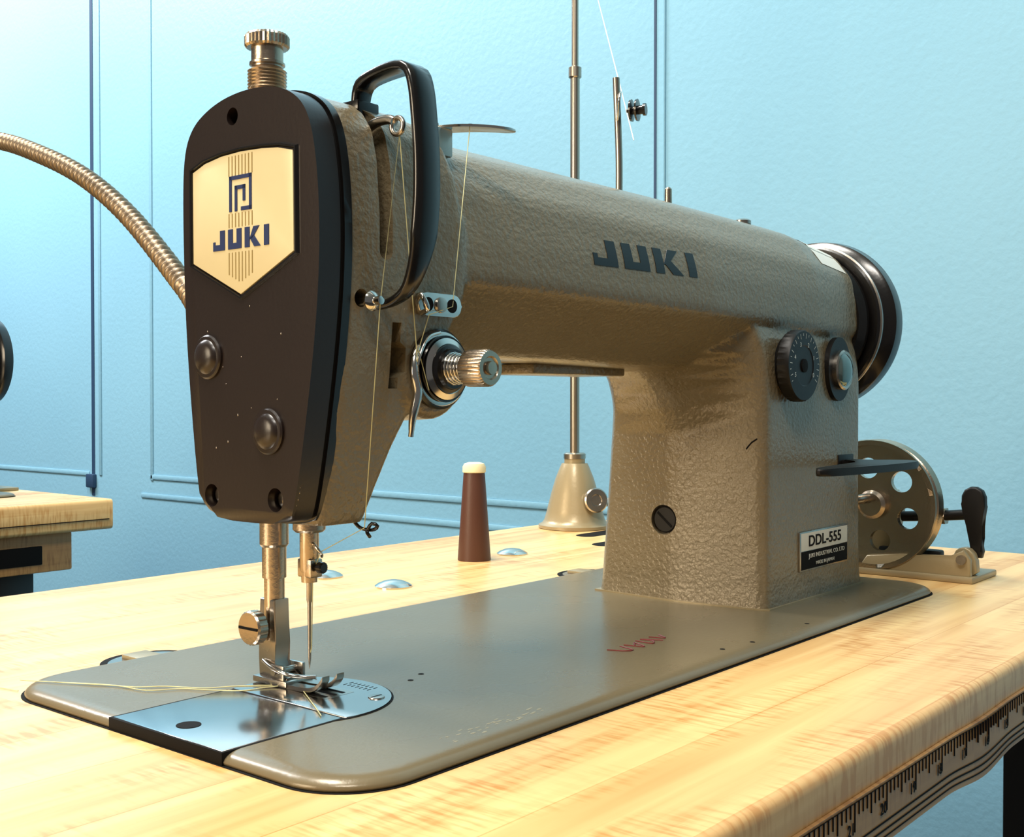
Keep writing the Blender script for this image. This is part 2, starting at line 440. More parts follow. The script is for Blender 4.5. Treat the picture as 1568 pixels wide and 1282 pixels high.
finish(bm, 'bed_scuffs', M_STBASE, SM)

# ---- face cover
face = [(131,66),(134.5,80),(138.5,110),(141.5,140),(142.8,175),(142.6,196),(140.5,206),(135.5,212.5),(127,216.8),(117,219.5),(105,220.6),(92,219.8),(81.5,216.8),(73.5,211),(69,202),(66.3,187),(65.2,168),(66,148),(69,123),(74.5,92),(79,72),(82,66)]
def scl(pts, s, c=(105,143)): return [(c[0]+(p[0]-c[0])*s, c[1]+(p[1]-c[1])*s) for p in pts]
facec = chaikin(face, 2, True, 0.24)
fc = prism('face_cover', facec, 'x', 48, 57.5, M_BLK, SM, bev=2.6, seg=4, which='a', ang=50)
HOLES = ((112.5,212.2,3.2),(125.6,74.6,4.2),(89.0,74.8,4.2))
cs = []
for i, (y, z, r) in enumerate(HOLES):
    c = cutter(lambda b: bm_lathe(b, (45*MM,y*MM,z*MM), (1,0,0), [(0,0),(0,r*MM),(9*MM,r*MM),(9*MM,0)], 32)); cs.append(c)
    c.parent = SM
    md = fc.modifiers.new('h%d' % i, 'BOOLEAN'); md.object = c; md.operation = 'DIFFERENCE'; md.solver = 'EXACT'
nm = bake(fc)
if len(nm.vertices) > 50:
    fc.modifiers.clear(); fc.data = nm; nm.materials.clear(); nm.materials.append(M_BLK)
    for p in nm.polygons: p.use_smooth = True; p.material_index = 0
    nm.set_sharp_from_angle(angle=math.radians(50))
for c in cs: bpy.data.objects.remove(c)
for i, (y, z, r) in enumerate(HOLES):
    lathe('face_hole_bottom_%d' % i, (53.6,y,z), (-1,0,0), [(0,r*0.97),(0.1,r*0.97)], M_DARK, SM, 28)
    if i: lathe('face_hole_screw_%d' % i, (53.4,y,z), (-1,0,0), [(0,r*0.75),(1.6,r*0.75),(2.2,r*0.5)], M_STEEL, SM, 24)
prism('face_cover_groove', scl(facec, 0.985), 'x', 57, 60, M_DARK, SM)
prism('face_cover_flange', scl(facec, 1.012), 'x', 59, 62.5, M_BLKG, SM, bev=1.0, seg=3, ang=50)
shield = [(135.5,194.5),(128,197),(118,198.3),(106.7,198.7),(95,198.2),(86,197.3),(78.2,195.5),(77.8,161),(107,147.8),(135.3,160.6)]
def scs(s): return scl(shield, s, (106.7,175))
bm = bmesh.new()
outer = scs(1.08); inner = scs(1.02)
n = len(outer)
VO = [bm.verts.new((47.95, p[0], p[1])) for p in outer]; VO2 = [bm.verts.new((46.8, p[0], p[1])) for p in scs(1.06)]
VI2 = [bm.verts.new((46.8, p[0], p[1])) for p in scs(1.035)]; VI = [bm.verts.new((47.95, p[0], p[1])) for p in inner]
for A, B in ((VO,VO2),(VO2,VI2),(VI2,VI)):
    for i in range(n): bm.faces.new((A[i],A[(i+1)%n],B[(i+1)%n],B[i]))
finish(bm, 'badge_frame', M_BLKG, SM, ang=30)
prism('badge', scs(1.0), 'x', 47.2, 48.2, M_CREAM, SM, bev=0.2)
bm = bmesh.new()
for k in range(8):
    y = 100.2+k*1.9
    for z0, z1 in ((190.5,197.6),(172,177),(152+abs(y-106.8)*0.45,163)):
        bm_box(bm, (47.05,y-0.22,z0), (47.3,y+0.22,z1))
finish(bm, 'badge_stripes', M_GOLD, SM, False)
bm = bmesh.new()
cy, cz = 106.8, 184
def bar(y0, z0, y1, z1): bm_box(bm, (46.95, cy-y1, cz+z0), (47.3, cy-y0, cz+z1))
bar(-6.4,-6.4,-5,6.4); bar(-6.4,5,6.4,6.4); bar(5,-6.4,6.4,6.4); bar(0.4,-6.4,6.4,-5); bar(-3.2,1.4,2.8,2.8); bar(1.4,-3,2.8,2.8); bar(-3.2,-3,-1.8,2.8); bar(-3.2,-6.4,-1.8,-3)
finish(bm, 'badge_emblem', M_NAVY, SM, False)
Q, W = letters()
bm = bmesh.new(); H = 7.2; s = 32/(W)
for q in Q:
    bm_prism(bm, [(106.8 + 16 - a*s, 164.2+b*H) for a, b in q], 'x', 46.95, 47.3)
finish(bm, 'badge_letters', M_NAVY, SM, False)
for i, (y, z) in enumerate(((127,125.7),(92.2,98.8))):
    lathe('face_plug_%d' % i, (48.2,y,z), (-1,0,0), [(0,8.2),(1.0,8.2),(1.6,7.6),(1.7,6.4),(2.6,5.8),(3.4,4.2),(3.8,2),(3.9,0)], M_BLK, SM, 40)
# paint chips, mostly worn along the operator-side edge
edge = [p for p in facec if p[0] < 90 and 67 < p[1] < 210]
def edge_y(z):
    best = min(zip(edge, edge[1:]), key=lambda s: 0 if min(s[0][1],s[1][1]) <= z <= max(s[0][1],s[1][1]) else 1+min(abs(s[0][1]-z),abs(s[1][1]-z)))
    (ya, za), (yb, zb) = best
    t = 0 if abs(zb-za) < 1e-6 else max(0, min(1, (z-za)/(zb-za)))
    return ya+(yb-ya)*t
bm = bmesh.new()
for k in range(72):
    if k < 58:
        z = 70+random.random()**1.5*130; d = 0.25+random.random()*1.2
        yy = edge_y(z)+d; x = 48+2.6-math.sqrt(max(0, 2.6**2-(2.6-d)**2))
        s = 0.15+random.random()**3*0.55
    else:
        z = 85+random.random()*60; yy = 84+random.random()*46; x = 47.99; s = 0.12+random.random()**2*0.28
    r = bmesh.ops.create_icosphere(bm, subdivisions=1, radius=s)
    for v in r['verts']: v.co = Vector((v.co.x*0.4, v.co.y*0.8, v.co.z*1.5)) + Vector((x, yy, z))
finish(bm, 'face_paint_chips', M_STEEL, SM)

# ---- presser adjusting screw on top
px, py = 77, 129
lathe('presser_screw_collar', (px,py,220), (0,0,1), [(0,10.5),(5,10.5),(6,9.8),(8,9.4),(9,8.6)], M_NICK, SM, 40)
prof = [(0,7.4)]
for k in range(7): prof += [(0.5+k*1.3,7.6),(1.1+k*1.3,6.9)]
prof += [(9.8,6.0),(10.4,6.0),(10.8,6.9),(11.6,6.9),(12,6.2),(18,6.2)]
lathe('presser_screw_thread', (px,py,229), (0,0,1), prof, M_NICK, SM, 36)
lathe('presser_screw_cap', (px,py,246.2), (0,0,1), [(0,5.8),(0.2,8.0),(1,8.7),(4.4,8.7),(5.4,8.0),(6.0,6.5),(6.2,0)], M_NICK, SM, 64, knurl=(1,4,-0.05))

# ---- take-up guard (bent black strap)
gp = [(84,84,218),(84,82.5,224),(83,78,226.3),(82,68,227.4),(82,59,227.6),(82,53.5,225.5),(82,50.8,219),(82,49.3,208),(82,48.2,194),(82,48.4,178),(82,50.8,162),(81,55.5,150),(79.5,62,145),(76,69,143)]
P = catmull(gp, 2.0)
bm = bmesh.new()
n = len(P); rings = []
for i in range(n):
    t = (P[min(i+1,n-1)]-P[max(i-1,0)]); t.x = 0; t.normalize()
    nrm = Vector((0, t.z, -t.y)); f = i/(n-1)
    w = 6.0
    if f < 0.25: w = 4.0+2.0*f/0.25
    if f > 0.72: w = 6.0-(f-0.72)*18
    w = max(w, 1.7); th = 1.5
    sec = [(-w,-th*0.5),(-w+0.8,-th),(w-0.8,-th),(w,-th*0.5),(w,th*0.5),(w-0.8,th),(-w+0.8,th),(-w,th*0.5)]
    rings.append([P[i]+Vector((a,0,0))+nrm*b for a, b in sec])
bm_loft(bm, rings)
finish(bm, 'takeup_guard', M_BLKG, SM, ang=50)
box('takeup_guard_foot', (79,80,213), (90,90,219.5), M_BLKG, SM, 0.8)

# ---- take-up lever
tube('takeup_lever', [(80,92,200),(80,80,206),(80,72,209.5),(80,65,209.8),(80,62,208.6)], 1.8, M_STEEL, SM, 1.5, 12)
ring = [(80, 60.5+2.9*math.cos(a), 206.8+2.9*math.sin(a)) for a in [2*math.pi*k/24 for k in range(25)]]
tube('takeup_eyelet', ring, 1.0, M_STEEL, SM, 1, 10, smooth=False, closed=True)

# ---- thread guides
lathe('thread_pin', (70,72,144.5), (0,-1,0), [(0,1.8),(8,1.8),(8,3.4),(9,3.6),(10,2.8),(10.6,1.5),(13.5,1.5),(14,0)], M_CHR, SM, 24)
GX = -5
yv = fy(110+GX,145)
prism('front_thread_guide', rrect(98.5+GX,141,122+GX,149.5,4.2), 'y', yv-3.2, yv-1.2, M_CHR, SM, bev=0.4)
for i, x in enumerate((103.5+GX,116.5+GX)):
    lathe('guide_eye_%d' % i, (x,yv-3.0,145.2), (0,-1,0), [(0,2.6),(0.4,2.6)], M_DARK, SM, 24)
lathe('guide_screw', (110+GX,yv-3,145.2), (0,-1,0), [(0,3),(1.2,2.8),(1.6,1.8)], M_STEEL, SM, 24)
tube('guide_hook', [(99+GX,yv-3,147),(96+GX,yv-7,148),(97+GX,yv-9,143),(99+GX,yv-4,141.5)], 1.0, M_CHR, SM, 1, 8)
zt = 214.6
box('top_guide_block', (115,76,205), (126,90,zt+1.4), M_STEEL, SM, 0.8)
prism('top_thread_guide', chaikin([(116,90),(121,72),(128,64),(136,59.5),(144,58),(146,62),(138,67),(131,75),(126,90)],2), 'z', zt+1.2, zt+2.2, M_CHR, SM, bev=0.3)
lathe('top_guide_screw', (120.5,84,zt+2), (0,0,1), [(0,4),(2,4),(2.6,3)], M_STEEL, SM, 24)
for i, (x, y) in enumerate(((127,68),(139,62))):
    lathe('top_guide_eye_%d' % i, (x,y,zt+2.1), (0,0,1), [(0,1.4),(0.3,1.4)], M_DARK, SM, 16)

# ---- tension assembly (axis -Y)
tx, tzc = 108.5, 121.5
y0 = fy(tx, tzc, 68)
lathe('tension_bezel', (tx,y0+1,tzc), (0,-1,0), [(0,15.2),(2.5,15.2),(3.2,14.4),(3.2,12)], M_BLKG, SM, 48)
lathe('tension_ring', (tx,y0-1.6,tzc), (0,-1,0), [(0,14),(1,14),(1.3,13.2),(1.3,12)], M_CHR, SM, 48)
lathe('tension_disc_rear', (tx,y0-2.5,tzc), (0,-1,0), [(0,9),(1.4,12.6),(1.9,12.6),(1.0,8)], M_BLKG, SM, 48)
lathe('tension_disc_front', (tx,y0-4.5,tzc), (0,-1,0), [(0,11.6),(0.5,11.6),(1.6,9.5),(1.2,8.5)], M_CHR, SM, 48)
lathe('tension_disc_core', (tx,y0-5.0,tzc), (0,-1,0), [(0,9),(1.6,9),(2.2,7.8),(3.6,7.4),(3.8,5)], M_BLKG, SM, 48)
lathe('tension_post', (tx,y0-3,tzc), (0,-1,0), [(0,2.2),(24,2.2)], M_NICK, SM, 20)
hel = [(tx+ (6.0-1.6*k/72)*math.cos(k*0.5), y0-8-k*0.11, tzc+(6.0-1.6*k/72)*math.sin(k*0.5)) for k in range(73)]
tube('tension_spring', hel, 0.65, M_CHR, SM, 1, 8, smooth=False)
lathe('tension_nut', (tx,y0-15,tzc), (0,-1,0), [(0,3.5),(0.5,6.2),(1.2,6.9),(10.5,6.9),(11.5,6.2),(11.6,4.4),(10.8,3.8),(10.8,2.6),(12.4,2.4),(12.6,0)], M_NICK, SM, 72, knurl=(2,3,-0.05))
cx = 103
tube('check_spring', [(cx-9,y0-4,tzc+8),(cx-12,y0-5,tzc+4),(cx-13.2,y0-6,tzc-2),(cx-12,y0-6.5,tzc-9),(cx-13.0,y0-5,tzc-18),(cx-13,y0-4,tzc-25)], 1.4, M_CHR, SM, 1.5, 10, rf=lambda i,n: 1.0+0.9*math.sin(math.pi*min(1,i/n*1.1)))
tube('check_spring_wire', [(tx-4,y0-5,tzc+13.5),(tx-11,y0-6,tzc+11.5),(tx-16,y0-7,tzc+6),(tx-18,y0-7,tzc+1)], 0.6, M_CHR, SM, 1, 8)

# ---- needle bar, presser bar and foot
nx, ny = 77, 105
lathe('needle_bar', (nx,ny,70), (0,0,-1), [(0,4.2),(6,4.2),(6.2,3.6),(24,3.6),(25,3.2),(29,3.0)], M_NICK, SM, 32)
lathe('needle_bar_bush', (nx,ny,68), (0,0,-1), [(0,6.2),(7,6.2),(8,5.2)], M_NICK, SM, 32)
lathe('needle', (nx,ny,42), (0,0,-1), [(0,1.1),(8,1.1),(9,0.75),(30,0.6),(34,0.1)], M_STEEL, SM, 16)
box('needle_clamp', (nx-3,ny-4.2,43), (nx+3,ny+3.5,50), M_NICK, SM, 0.6)
lathe('needle_clamp_screw', (nx,ny-4,47), (0,-1,0), [(0,1.2),(2,1.2),(2,2.2),(4,2.2),(4.4,1.7)], M_BLKG, SM, 32, knurl=(3,4,-0.06))
tube('needle_bar_thread_guide', [(nx-1,ny-3,56),(nx-2,ny-6,55),(nx-1,ny-8,52.5),(nx+1,ny-6,51)], 0.6, M_CHR, SM, 1, 8)
tube('head_thread_hook', [(80,84,65.5),(80,80,63),(81,75,62.5),(81,72,64),(80,74,65),(79.5,76,62),(78,73,60.5)], 0.7, M_BLKG, SM, 1, 8)
bx, by = 76, 124.5
lathe('presser_bar_bush', (bx,by,68), (0,0,-1), [(0,5.6),(14,5.6),(15,4.9)], M_NICK, SM, 32)
lathe('presser_bar', (bx,by,56), (0,0,-1), [(0,4.7),(15,4.7),(15.2,4.0),(39,4.0)], M_NICK, SM, 32)
prism('foot_shank', [(by+4.5,33),(by-4.5,33),(by-5,16),(by-4,9),(by-6,5),(by-12,4),(by-12,2),(by+5,2),(by+5,10),(by+5,20)], 'x', bx-3.6, bx+3.6, M_STEEL, SM, bev=0.7)
lathe('foot_screw', (bx-3.4,by+1.5,22.5), (-1,0,0), [(0,2.6),(3,2.6),(3,6.0),(3.6,6.7),(7.2,6.7),(8,6.0),(8.2,0)], M_NICK, SM, 48, knurl=(3,4,-0.04))
box('foot_screw_slot', (bx-11.75,by+1.5-5.6,22), (bx-11.4,by+1.5+5.6,23), M_DARK, SM, 0)
bm = bmesh.new()
for sx in (-1, 1):
    x0 = bx+0.8+sx*3.6
    P = [(by+6,2.0),(by+2,1.6),(by-10,1.4),(by-20,1.5),(by-27,2.2),(by-31,4.4),(by-33,7)]
    PP = catmull([(0,a,b) for a, b in P], 1.5)
    rings = []
    for i, p in enumerate(PP):
        w = 2.4 if i < len(PP)*0.75 else 2.4-1.2*(i/len(PP)-0.75)*4*0.6
        rings.append([(x0-w,p.y,p.z-0.8),(x0+w,p.y,p.z-0.8),(x0+w,p.y,p.z+0.8),(x0-w,p.y,p.z+0.8)])
    bm_loft(bm, rings)
bm_box(bm, (bx-6,by-14,0.7), (bx+7.5,by+6,3.2), 0.5)
bm_box(bm, (bx-4.8,by-11,2.5), (bx-3.2,by-3,8.5), 0.4); bm_box(bm, (bx+4.6,by-11,2.5), (bx+6.2,by-3,8.5), 0.4)
finish(bm, 'presser_foot', M_STEEL, SM, ang=40)
tube('foot_hinge_pin', [(bx-6.5,by-7,6),(bx+7.5,by-7,6)], 1.3, M_STEEL, SM, 5, 12)
tube('foot_finger_guard', [(bx-4,by+2,9),(bx-6,by-6,7.5),(bx-5,by-14,6),(bx-1,by-18,5),(bx+2,by-22,5)], 0.8, M_CHR, SM, 1.5, 8)
prism('feed_dog_slots', [(70,88),(84,88),(84,114),(70,114)], 'z', 0.4, 0.56, M_STEEL, SM)
bm = bmesh.new()
for k in range(3):
    x = 71.5+k*4.2
    bm_box(bm, (x,90,0.5), (x+1.6,112,0.66))
finish(bm, 'feed_dog_gaps', M_DARK, SM, False)

# ---- arm lettering
bm = bmesh.new(); x0t, x1t, zt0, Ht = 200, 276, 168.6, 11.8; s = (x1t-x0t)/W
for q in Q:
    vs = [bm.verts.new((x0t+a*s, 0, zt0+b*Ht)) for a, b in q]; bm.faces.new(vs)
bmesh.ops.subdivide_edges(bm, edges=bm.edges[:], cuts=4, use_grid_fill=True)
r = bmesh.ops.extrude_face_region(bm, geom=bm.faces[:])
top = {v for v in r['geom'] if isinstance(v, bmesh.types.BMVert)}
for v in bm.verts:
    y = fy(v.co.x, v.co.z); v.co.y = y-0.3 if v in top else y+0.3
finish(bm, 'arm_lettering', M_LET, SM, False)

# ---- column front
yd = fy(362,128)
lathe('stitch_dial_base', (362,yd+0.5,128), (0,-1,0), [(0,16),(3,16)], M_DARK, SM, 48)
lathe('stitch_dial', (362,yd-2,128), (0,-1,0), [(0,18.4),(0.8,19.2),(6.2,19.2),(7.2,18.4),(7.4,11),(7.0,10.4),(6.8,0)], M_BLKM, SM, 72, knurl=(1,2,-0.025))
lathe('stitch_dial_hub', (362,yd-8.6,128), (0,-1,0), [(0,3.6),(1.0,3.6),(1.2,2.6)], M_DARK, SM, 32)
bm = bmesh.new()
for k in range(22):
    a = math.radians(-30+k*240/21); r0, r1 = (14.5, 17.2) if k % 2 == 0 else (15.8, 17.2)
    d = Vector((math.cos(a), 0, math.sin(a))); pz = Vector((-d.z, 0, d.x))*0.16
    c = Vector((362, yd-9.42, 128))
    A = [c+d*r0-pz, c+d*r1-pz, c+d*r1+pz, c+d*r0+pz]
    bm.faces.new([bm.verts.new(p) for p in A])
finish(bm, 'stitch_dial_marks', M_WHITE, SM, False)
for k in range(6):
    a = math.radians(-25+k*46); text_mesh('stitch_dial_digit_%d' % k, str(k), 3.4, front_m(362+11.8*math.cos(a), yd-9.3, 128+11.8*math.sin(a)), M_WHITE, SM, 0.0001)
yw = fy(422,128)
prism('sight_window_plate', [(422+15*math.cos(t), 127.5+18.3*math.sin(t)) for t in [2*math.pi*k/48 for k in range(48)]], 'y', yw+0.5, yw-2.6, M_BLKM, SM, bev=0.6)
lathe('sight_window_ring', (423,yw-2.4,127), (0,-1,0), [(0,11.5),(2.6,11.5),(3.4,10.6),(3.0,9.8)], M_STEEL, SM, 48)
lathe('sight_window_glass', (423,yw-4.6,127), (0,-1,0), [(0,10),(1.5,8.8),(2.8,6.2),(3.5,3.2),(3.8,0)], mat('sight_glass', srgb(120,140,138), 0.08, 0.7), SM, 48)
yl = fy(405,26)
box('model_label', (374,yl-1.0,15.5), (437,yl+0.6,37.5), M_STEEL, SM, 0.4)
box('model_label_white', (375.5,yl-1.15,27), (435.5,yl-0.9,36.6), M_WHITE, SM, 0)
box('model_label_black', (375.5,yl-1.15,16.6), (435.5,yl-0.9,26.6), M_DARK, SM, 0)
text_mesh('model_label_text', 'DDL-555', 8.4, front_m(405.5,yl-1.3,31.6), M_DARK, SM, 0.0001, xs=1.35, bold=0.12)
text_mesh('model_label_maker', 'JUKI INDUSTRIAL CO. LTD', 3.3, front_m(408,yl-1.3,23.6), M_WHITE, SM, 0.0001, xs=1.2)
text_mesh('model_label_origin', 'MADE IN JAPAN', 2.8, front_m(405.5,yl-1.3,19), M_WHITE, SM, 0.0001, xs=1.2)
lever = chaikin([(335,21),(350,14),(395,8),(436,7),(452,11),(455,22),(446,31),(442,36),(442,54),(428,54),(428,34),(380,29),(348,26)], 2)
prism('reverse_lever', lever, 'z', 71, 75, M_BLKM, SM, bev=1.4, seg=3)
box('reverse_lever_slot', (425,yl-0.5,68), (446,yl+2,78), M_BLKM, SM, 0.6)
xs_ = lx(108.5, 56, 332)
lathe('column_screw', (xs_+3.5,108.5,44), (-1,0,0), [(0,7.4),(1.6,7.4),(2.2,6.6),(2.3,0)], M_BLKM, SM, 40)
box('column_screw_slot', (xs_+1.1,102.5,43.3), (xs_+1.4,114.5,44.7), M_DARK, SM, 0)
bpy.data.objects['column_screw_slot'].data.transform(Matrix.Translation(Vector((xs_,108.5,44))*MM) @ Matrix.Rotation(0.7,4,'X') @ Matrix.Translation(-Vector((xs_,108.5,44))*MM))
bm = bmesh.new(); base = [(457,46.8),(460,50),(460,156),(334,156),(329.6,104),(329.9,99),(334.4,50),(337,46.6)]
bm_prism(bm, base, 'z', -0.1, 0.8); finish(bm, 'column_base_gasket', M_STBASE, SM)
tube('column_scratch', [(lx(60,84)-0.1,60,84),(lx(57,87.5)-0.1,57,87.5),(lx(54,89.5)-0.1,54,89.5)], 0.4, M_DARK, SM, 2, 6)
box('arm_under_plate', (212,104,122.0), (288,136,127), M_TAN, SM, 1.2)
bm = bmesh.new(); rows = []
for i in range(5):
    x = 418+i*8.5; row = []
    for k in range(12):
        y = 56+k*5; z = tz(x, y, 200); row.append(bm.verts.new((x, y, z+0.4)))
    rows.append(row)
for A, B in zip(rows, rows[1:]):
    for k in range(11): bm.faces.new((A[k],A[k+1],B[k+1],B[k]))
finish(bm, 'arm_top_glare', M_WHITE, SM)  # white strip laid over the arm top as painted-on glare
lathe('arm_oil_cap', (390,92,tz(390,92)-0.5), (0,0,1), [(0,5),(2,5),(3,3.5)], M_STEEL, SM, 24)
zr = tz(302,118)
tube('arm_thread_post', [(302,118,zr-2),(302.5,118,zr+30),(301,119,281)], 1.9, M_POLE, SM, 6, 12)
lathe('arm_post_disc', (303,113.5,263), (0.35,-1,0), [(0,1),(2,1),(2,5.6),(3,5.8),(3.4,2.2),(5,2.2),(5.2,5.6),(6.2,5.8),(6.4,2.4),(9,2.4),(9,3.2),(10.5,3.2)], M_BLKG, SM, 32)
tube('arm_post_eye', [(301,118,258),(296,114,262),(294,112,268),(298,114,272),(301,118,270)], 0.7, M_CHR, SM, 1, 8)
zr2 = tz(342,112)
lathe('arm_pin', (342,112,zr2-1), (0,0,1), [(0,2.6),(6,2.6),(6,2.2),(20,2.0),(21,1.2)], M_NICK, SM, 20)

# ---- handwheel
wy, wz = 88, 157
lathe('wheel_hub', (452,wy,wz), (1,0,0), [(0,40),(5,43),(8,43),(9,39),(12,36)], M_BLKG, SM, 72)
lathe('handwheel', (463,wy,wz), (1,0,0), [(0,30),(0,47),(1.5,49),(4,49),(5,47),(9,40),(13,47),(14,50),(16,52.3),(23,53),(26.5,52),(28,49),(28,44),(25,40),(25,20),(27,14),(27,0)], M_BLKG, SM, 96)
lathe('wheel_trim_ring', (464,wy,wz), (1,0,0), [(0,48.6),(0.6,49.4),(1.2,49.5),(1.6,48.6)], M_STEEL, SM, 72)

# ---- threads on the machine
def thread(name, pts, r=0.18, m=M_THR, parent=SM): return tube(name, pts, r, m, parent, 4, 6, smooth=False)
thread('thread_guide_to_tension', [(139,62,zt+2.4),(127,68,zt+2.4),(116.5+GX,yv-3.4,145),(96,yv-6,141),(92,y0-6,128),(tx-10,y0-5,tzc-8)])
thread('thread_takeup', [(tx-18,y0-7,tzc+2),(80,59.5,204),(70.5,59.5,144),(74.5,72,64),(nx-0.5,ny-7,53),(nx,ny-2,44),(nx,ny-1.2,16),(nx,ny,13)])
def drape(pts, nm, parent=SM):
    tube(nm, pts, 0.2, M_THR, parent, 2, 6)
drape([(bx-2,by-12,1.0),(68,122,0.7),(60,130,0.6),(52,136,0.5),(44,150,0.5),(36,158,0.5),(30,172,0.5),(22,186,0.5),(14,203,0.3)], 'thread_tail')
drape([(bx-2,by-12,1.3),(66,118,0.9),(58,122,0.6),(50,134,0.6),(46,142,0.5),(36,150,0.5),(33,164,0.5),(27,176,0.5),(20,190,0.5)], 'thread_tail_second')
thread('thread_needle_tail', [(bx,by-14,1.5),(68,96,1.0),(60,82,0.8),(54,72,0.7)])

# ============================================================ TABLES
def make_table(name, x0, x1, y0, y1, main=True):
    T = empty(name, (0,0,TZ))
    th = 33
    prof = [(y1,-0.0),(y1,-th)] + [(y0+4,-th),(y0+1,-th+1.5),(y0,-th+4),(y0,-4),(y0+0.5,-2),(y0+1.6,-0.7),(y0+3.4,0)]
    bm = bmesh.new()
    bm_prism(bm, [(p[0], p[1]) for p in prof], 'x', x0, x1)
    finish(bm, 'top', M_WOOD, T, ang=50)
    for k, (xx, yy) in enumerate(((x0+70,y0+60),(x1-90,y0+60),(x0+70,y1-60),(x1-90,y1-60))):
        box('leg_%d' % k, (xx-20,yy-20,-TZ*1000), (xx+20,yy+20,-th), M_LEG, T, 3)
    box('rail', (x0+60,(y0+y1)/2-20,-620), (x1-80,(y0+y1)/2+20,-580), M_LEG, T, 2)
    for k, xx in enumerate((x0+70, x1-90)):
        box('crossbar_%d' % k, (xx-18,y0+60,-620), (xx+18,y1-60,-585), M_LEG, T, 2)
    return T
T1 = make_table('sewing_table', -640, 657, -87, 397)
def wav(x):
    a = max(0.0, 1-abs(x-250)/40.0); a = a*a*(3-2*a)
    return -2.4*a
bm = bmesh.new(); prev = None
N_ = 260
for i in range(N_+1):
    x = -640 + 1297*i/N_; w = wav(x)
    q = [bm.verts.new((x,-87.2,-13.0+w*0.3)), bm.verts.new((x,-88.4,-13.2+w*0.3)), bm.verts.new((x,-88.4+w*0.3,-33.5+w)), bm.verts.new((x,-86.0,-33.5+w))]
    if prev:
        for k in range(4): bm.faces.new((prev[k],prev[(k+1)%4],q[(k+1)%4],q[k]))
    prev = q
finish(bm, 'edge_band', M_WOOD2, T1)
bm = bmesh.new()
x = -100; k = 0
while x < 650:
    L = 9 if k % 8 == 0 else (6.5 if k % 4 == 0 else 4.2)
    o_ = wav(x)
    bm_box(bm, (x-0.2,-88.75+o_*0.2,-14-L+o_*0.4), (x+0.2,-88.3+o_*0.05,-14+o_*0.35)); x += 3.175; k += 1
for i in range(N_):
    xa = -640 + 1297*i/N_; xb = -640 + 1297*(i+1)/N_
    for zc, hw, f in ((-14,0.2,0.35),(-26.4,0.35,0.7),(-29,0.35,0.8),(-31.3,0.3,0.9)):
        za = zc+wav(xa)*f; zb = zc+wav(xb)*f; ya = -88.6+wav(xa)*0.3*f; yb = -88.6+wav(xb)*0.3*f
        bm.faces.new([bm.verts.new((xa,ya,za-hw)), bm.verts.new((xb,yb,zb-hw)), bm.verts.new((xb,yb,zb+hw)), bm.verts.new((xa,ya,za+hw))])
finish(bm, 'tape_measure_marks', M_DARK, T1, False)
for k in range(1, 26):
    xk = -100+k*25.4-3
    text_mesh('tape_digit_%d' % k, str(30-k), 5.5, front_m(xk, -88.7+wav(xk)*0.2, -21.8+wav(xk)*0.5, 0), M_DARK, T1, 0.0001)
for i, xx in enumerate((66, 380)):
    prism('hinge_recess_%d' % i, circ(xx,192,21,24,0,180), 'z', 0.05, 0.3, M_DARK, T1)
    prism('hinge_lip_%d' % i, circ(xx,191,18.5,24,0,180), 'z', 0.1, 0.5, M_STEEL, T1)
    box('hinge_tongue_%d' % i, (xx-6,190,0.2), (xx+6,206,2.2), M_STBASE, T1, 0.6)
for i, (xx, yy) in enumerate(((268,254),(423.6,292),(268,314))):
    lathe('rest_cap_%d' % i, (xx,yy,0), (0,0,1), [(0,11),(0.8,11),(2.2,9),(3.6,5.5),(4.2,2),(4.3,0)], M_CHR, T1, 40)
prism('belt_slot', rrect(500,262,560,282,9.8), 'z', 0.05, 0.25, M_DARK, T1)
prism('belt_slot_rear', rrect(540,308,600,326,8.8), 'z', 0.05, 0.25, M_DARK, T1)
tube('thread_on_table', [(5,187,0.4),(2,200,0.4),(-4,212,0.4),(-6,228,0.4),(-16,240,0.4),(-30,262,0.4)], 0.2, M_THR, T1, 3, 6)

T2 = make_table('sewing_table', -700, 495, 925, 1409)
box('under_box', (330,940,-75), (455,1010,-33), M_WOOD2, T2, 2)
box('under_box_panel', (360,938.5,-66), (420,941,-46), M_DARK, T2, 1)
box('tape_marks', (-100,923.6,-22), (490,924.4,-21), M_DARK, T2, 0)

# ---- thread cone
TC = empty('thread_cone', (0.3838,0.2929,TZ))
lathe('tube_body', (0,0,0), (0,0,1), [(0,11.3),(1,11.4),(59,7.4),(60,7.2)], M_BROWN, TC, 40)
lathe('tube_nose', (0,0,60), (0,0,1), [(0,7.2),(0.4,8.0),(4,8.0),(6.2,6.8),(7,4),(7,0)], M_CRM2, TC, 40)

# ---- thread stand
TS = empty('thread_stand', (0.590,0.360,TZ+0.0004))
lathe('base', (0,0,0), (0,0,1), [(0,31),(2.5,31),(4,28),(7,26),(14,24),(30,20),(42,16.5),(52,12.5),(55,11),(55,9),(60,9),(61,6)], M_STBASE, TS, 48)
lathe('base_lip', (0,0,59), (0,0,1), [(0,9.5),(4,9.5),(5,8)], M_POLE, TS, 40)
lathe('pole_lower', (0,0,60), (0,0,1), [(0,4.1),(332,4.1)], M_POLE, TS, 24)
lathe('pole_coupling', (0,0,384), (0,0,1), [(0,4.5),(1,5.6),(9,5.6),(10,4)], M_POLE, TS, 24)
lathe('pole_upper', (0,0,392), (0,0,1), [(0,3.0),(260,3.0)], M_POLE, TS, 24)
tube('cross_arm', [(-90,0,650),(90,0,650)], 3.2, M_POLE, TS, 20, 12)
lathe('clamp_knob', (-2,-20,24), (-0.5,-0.8,0.1), [(0,3),(5,3),(5,9),(6,10.5),(9,10.5),(10,9.4),(10,5),(9,4.4),(9,0)], M_STEEL, TS, 40)
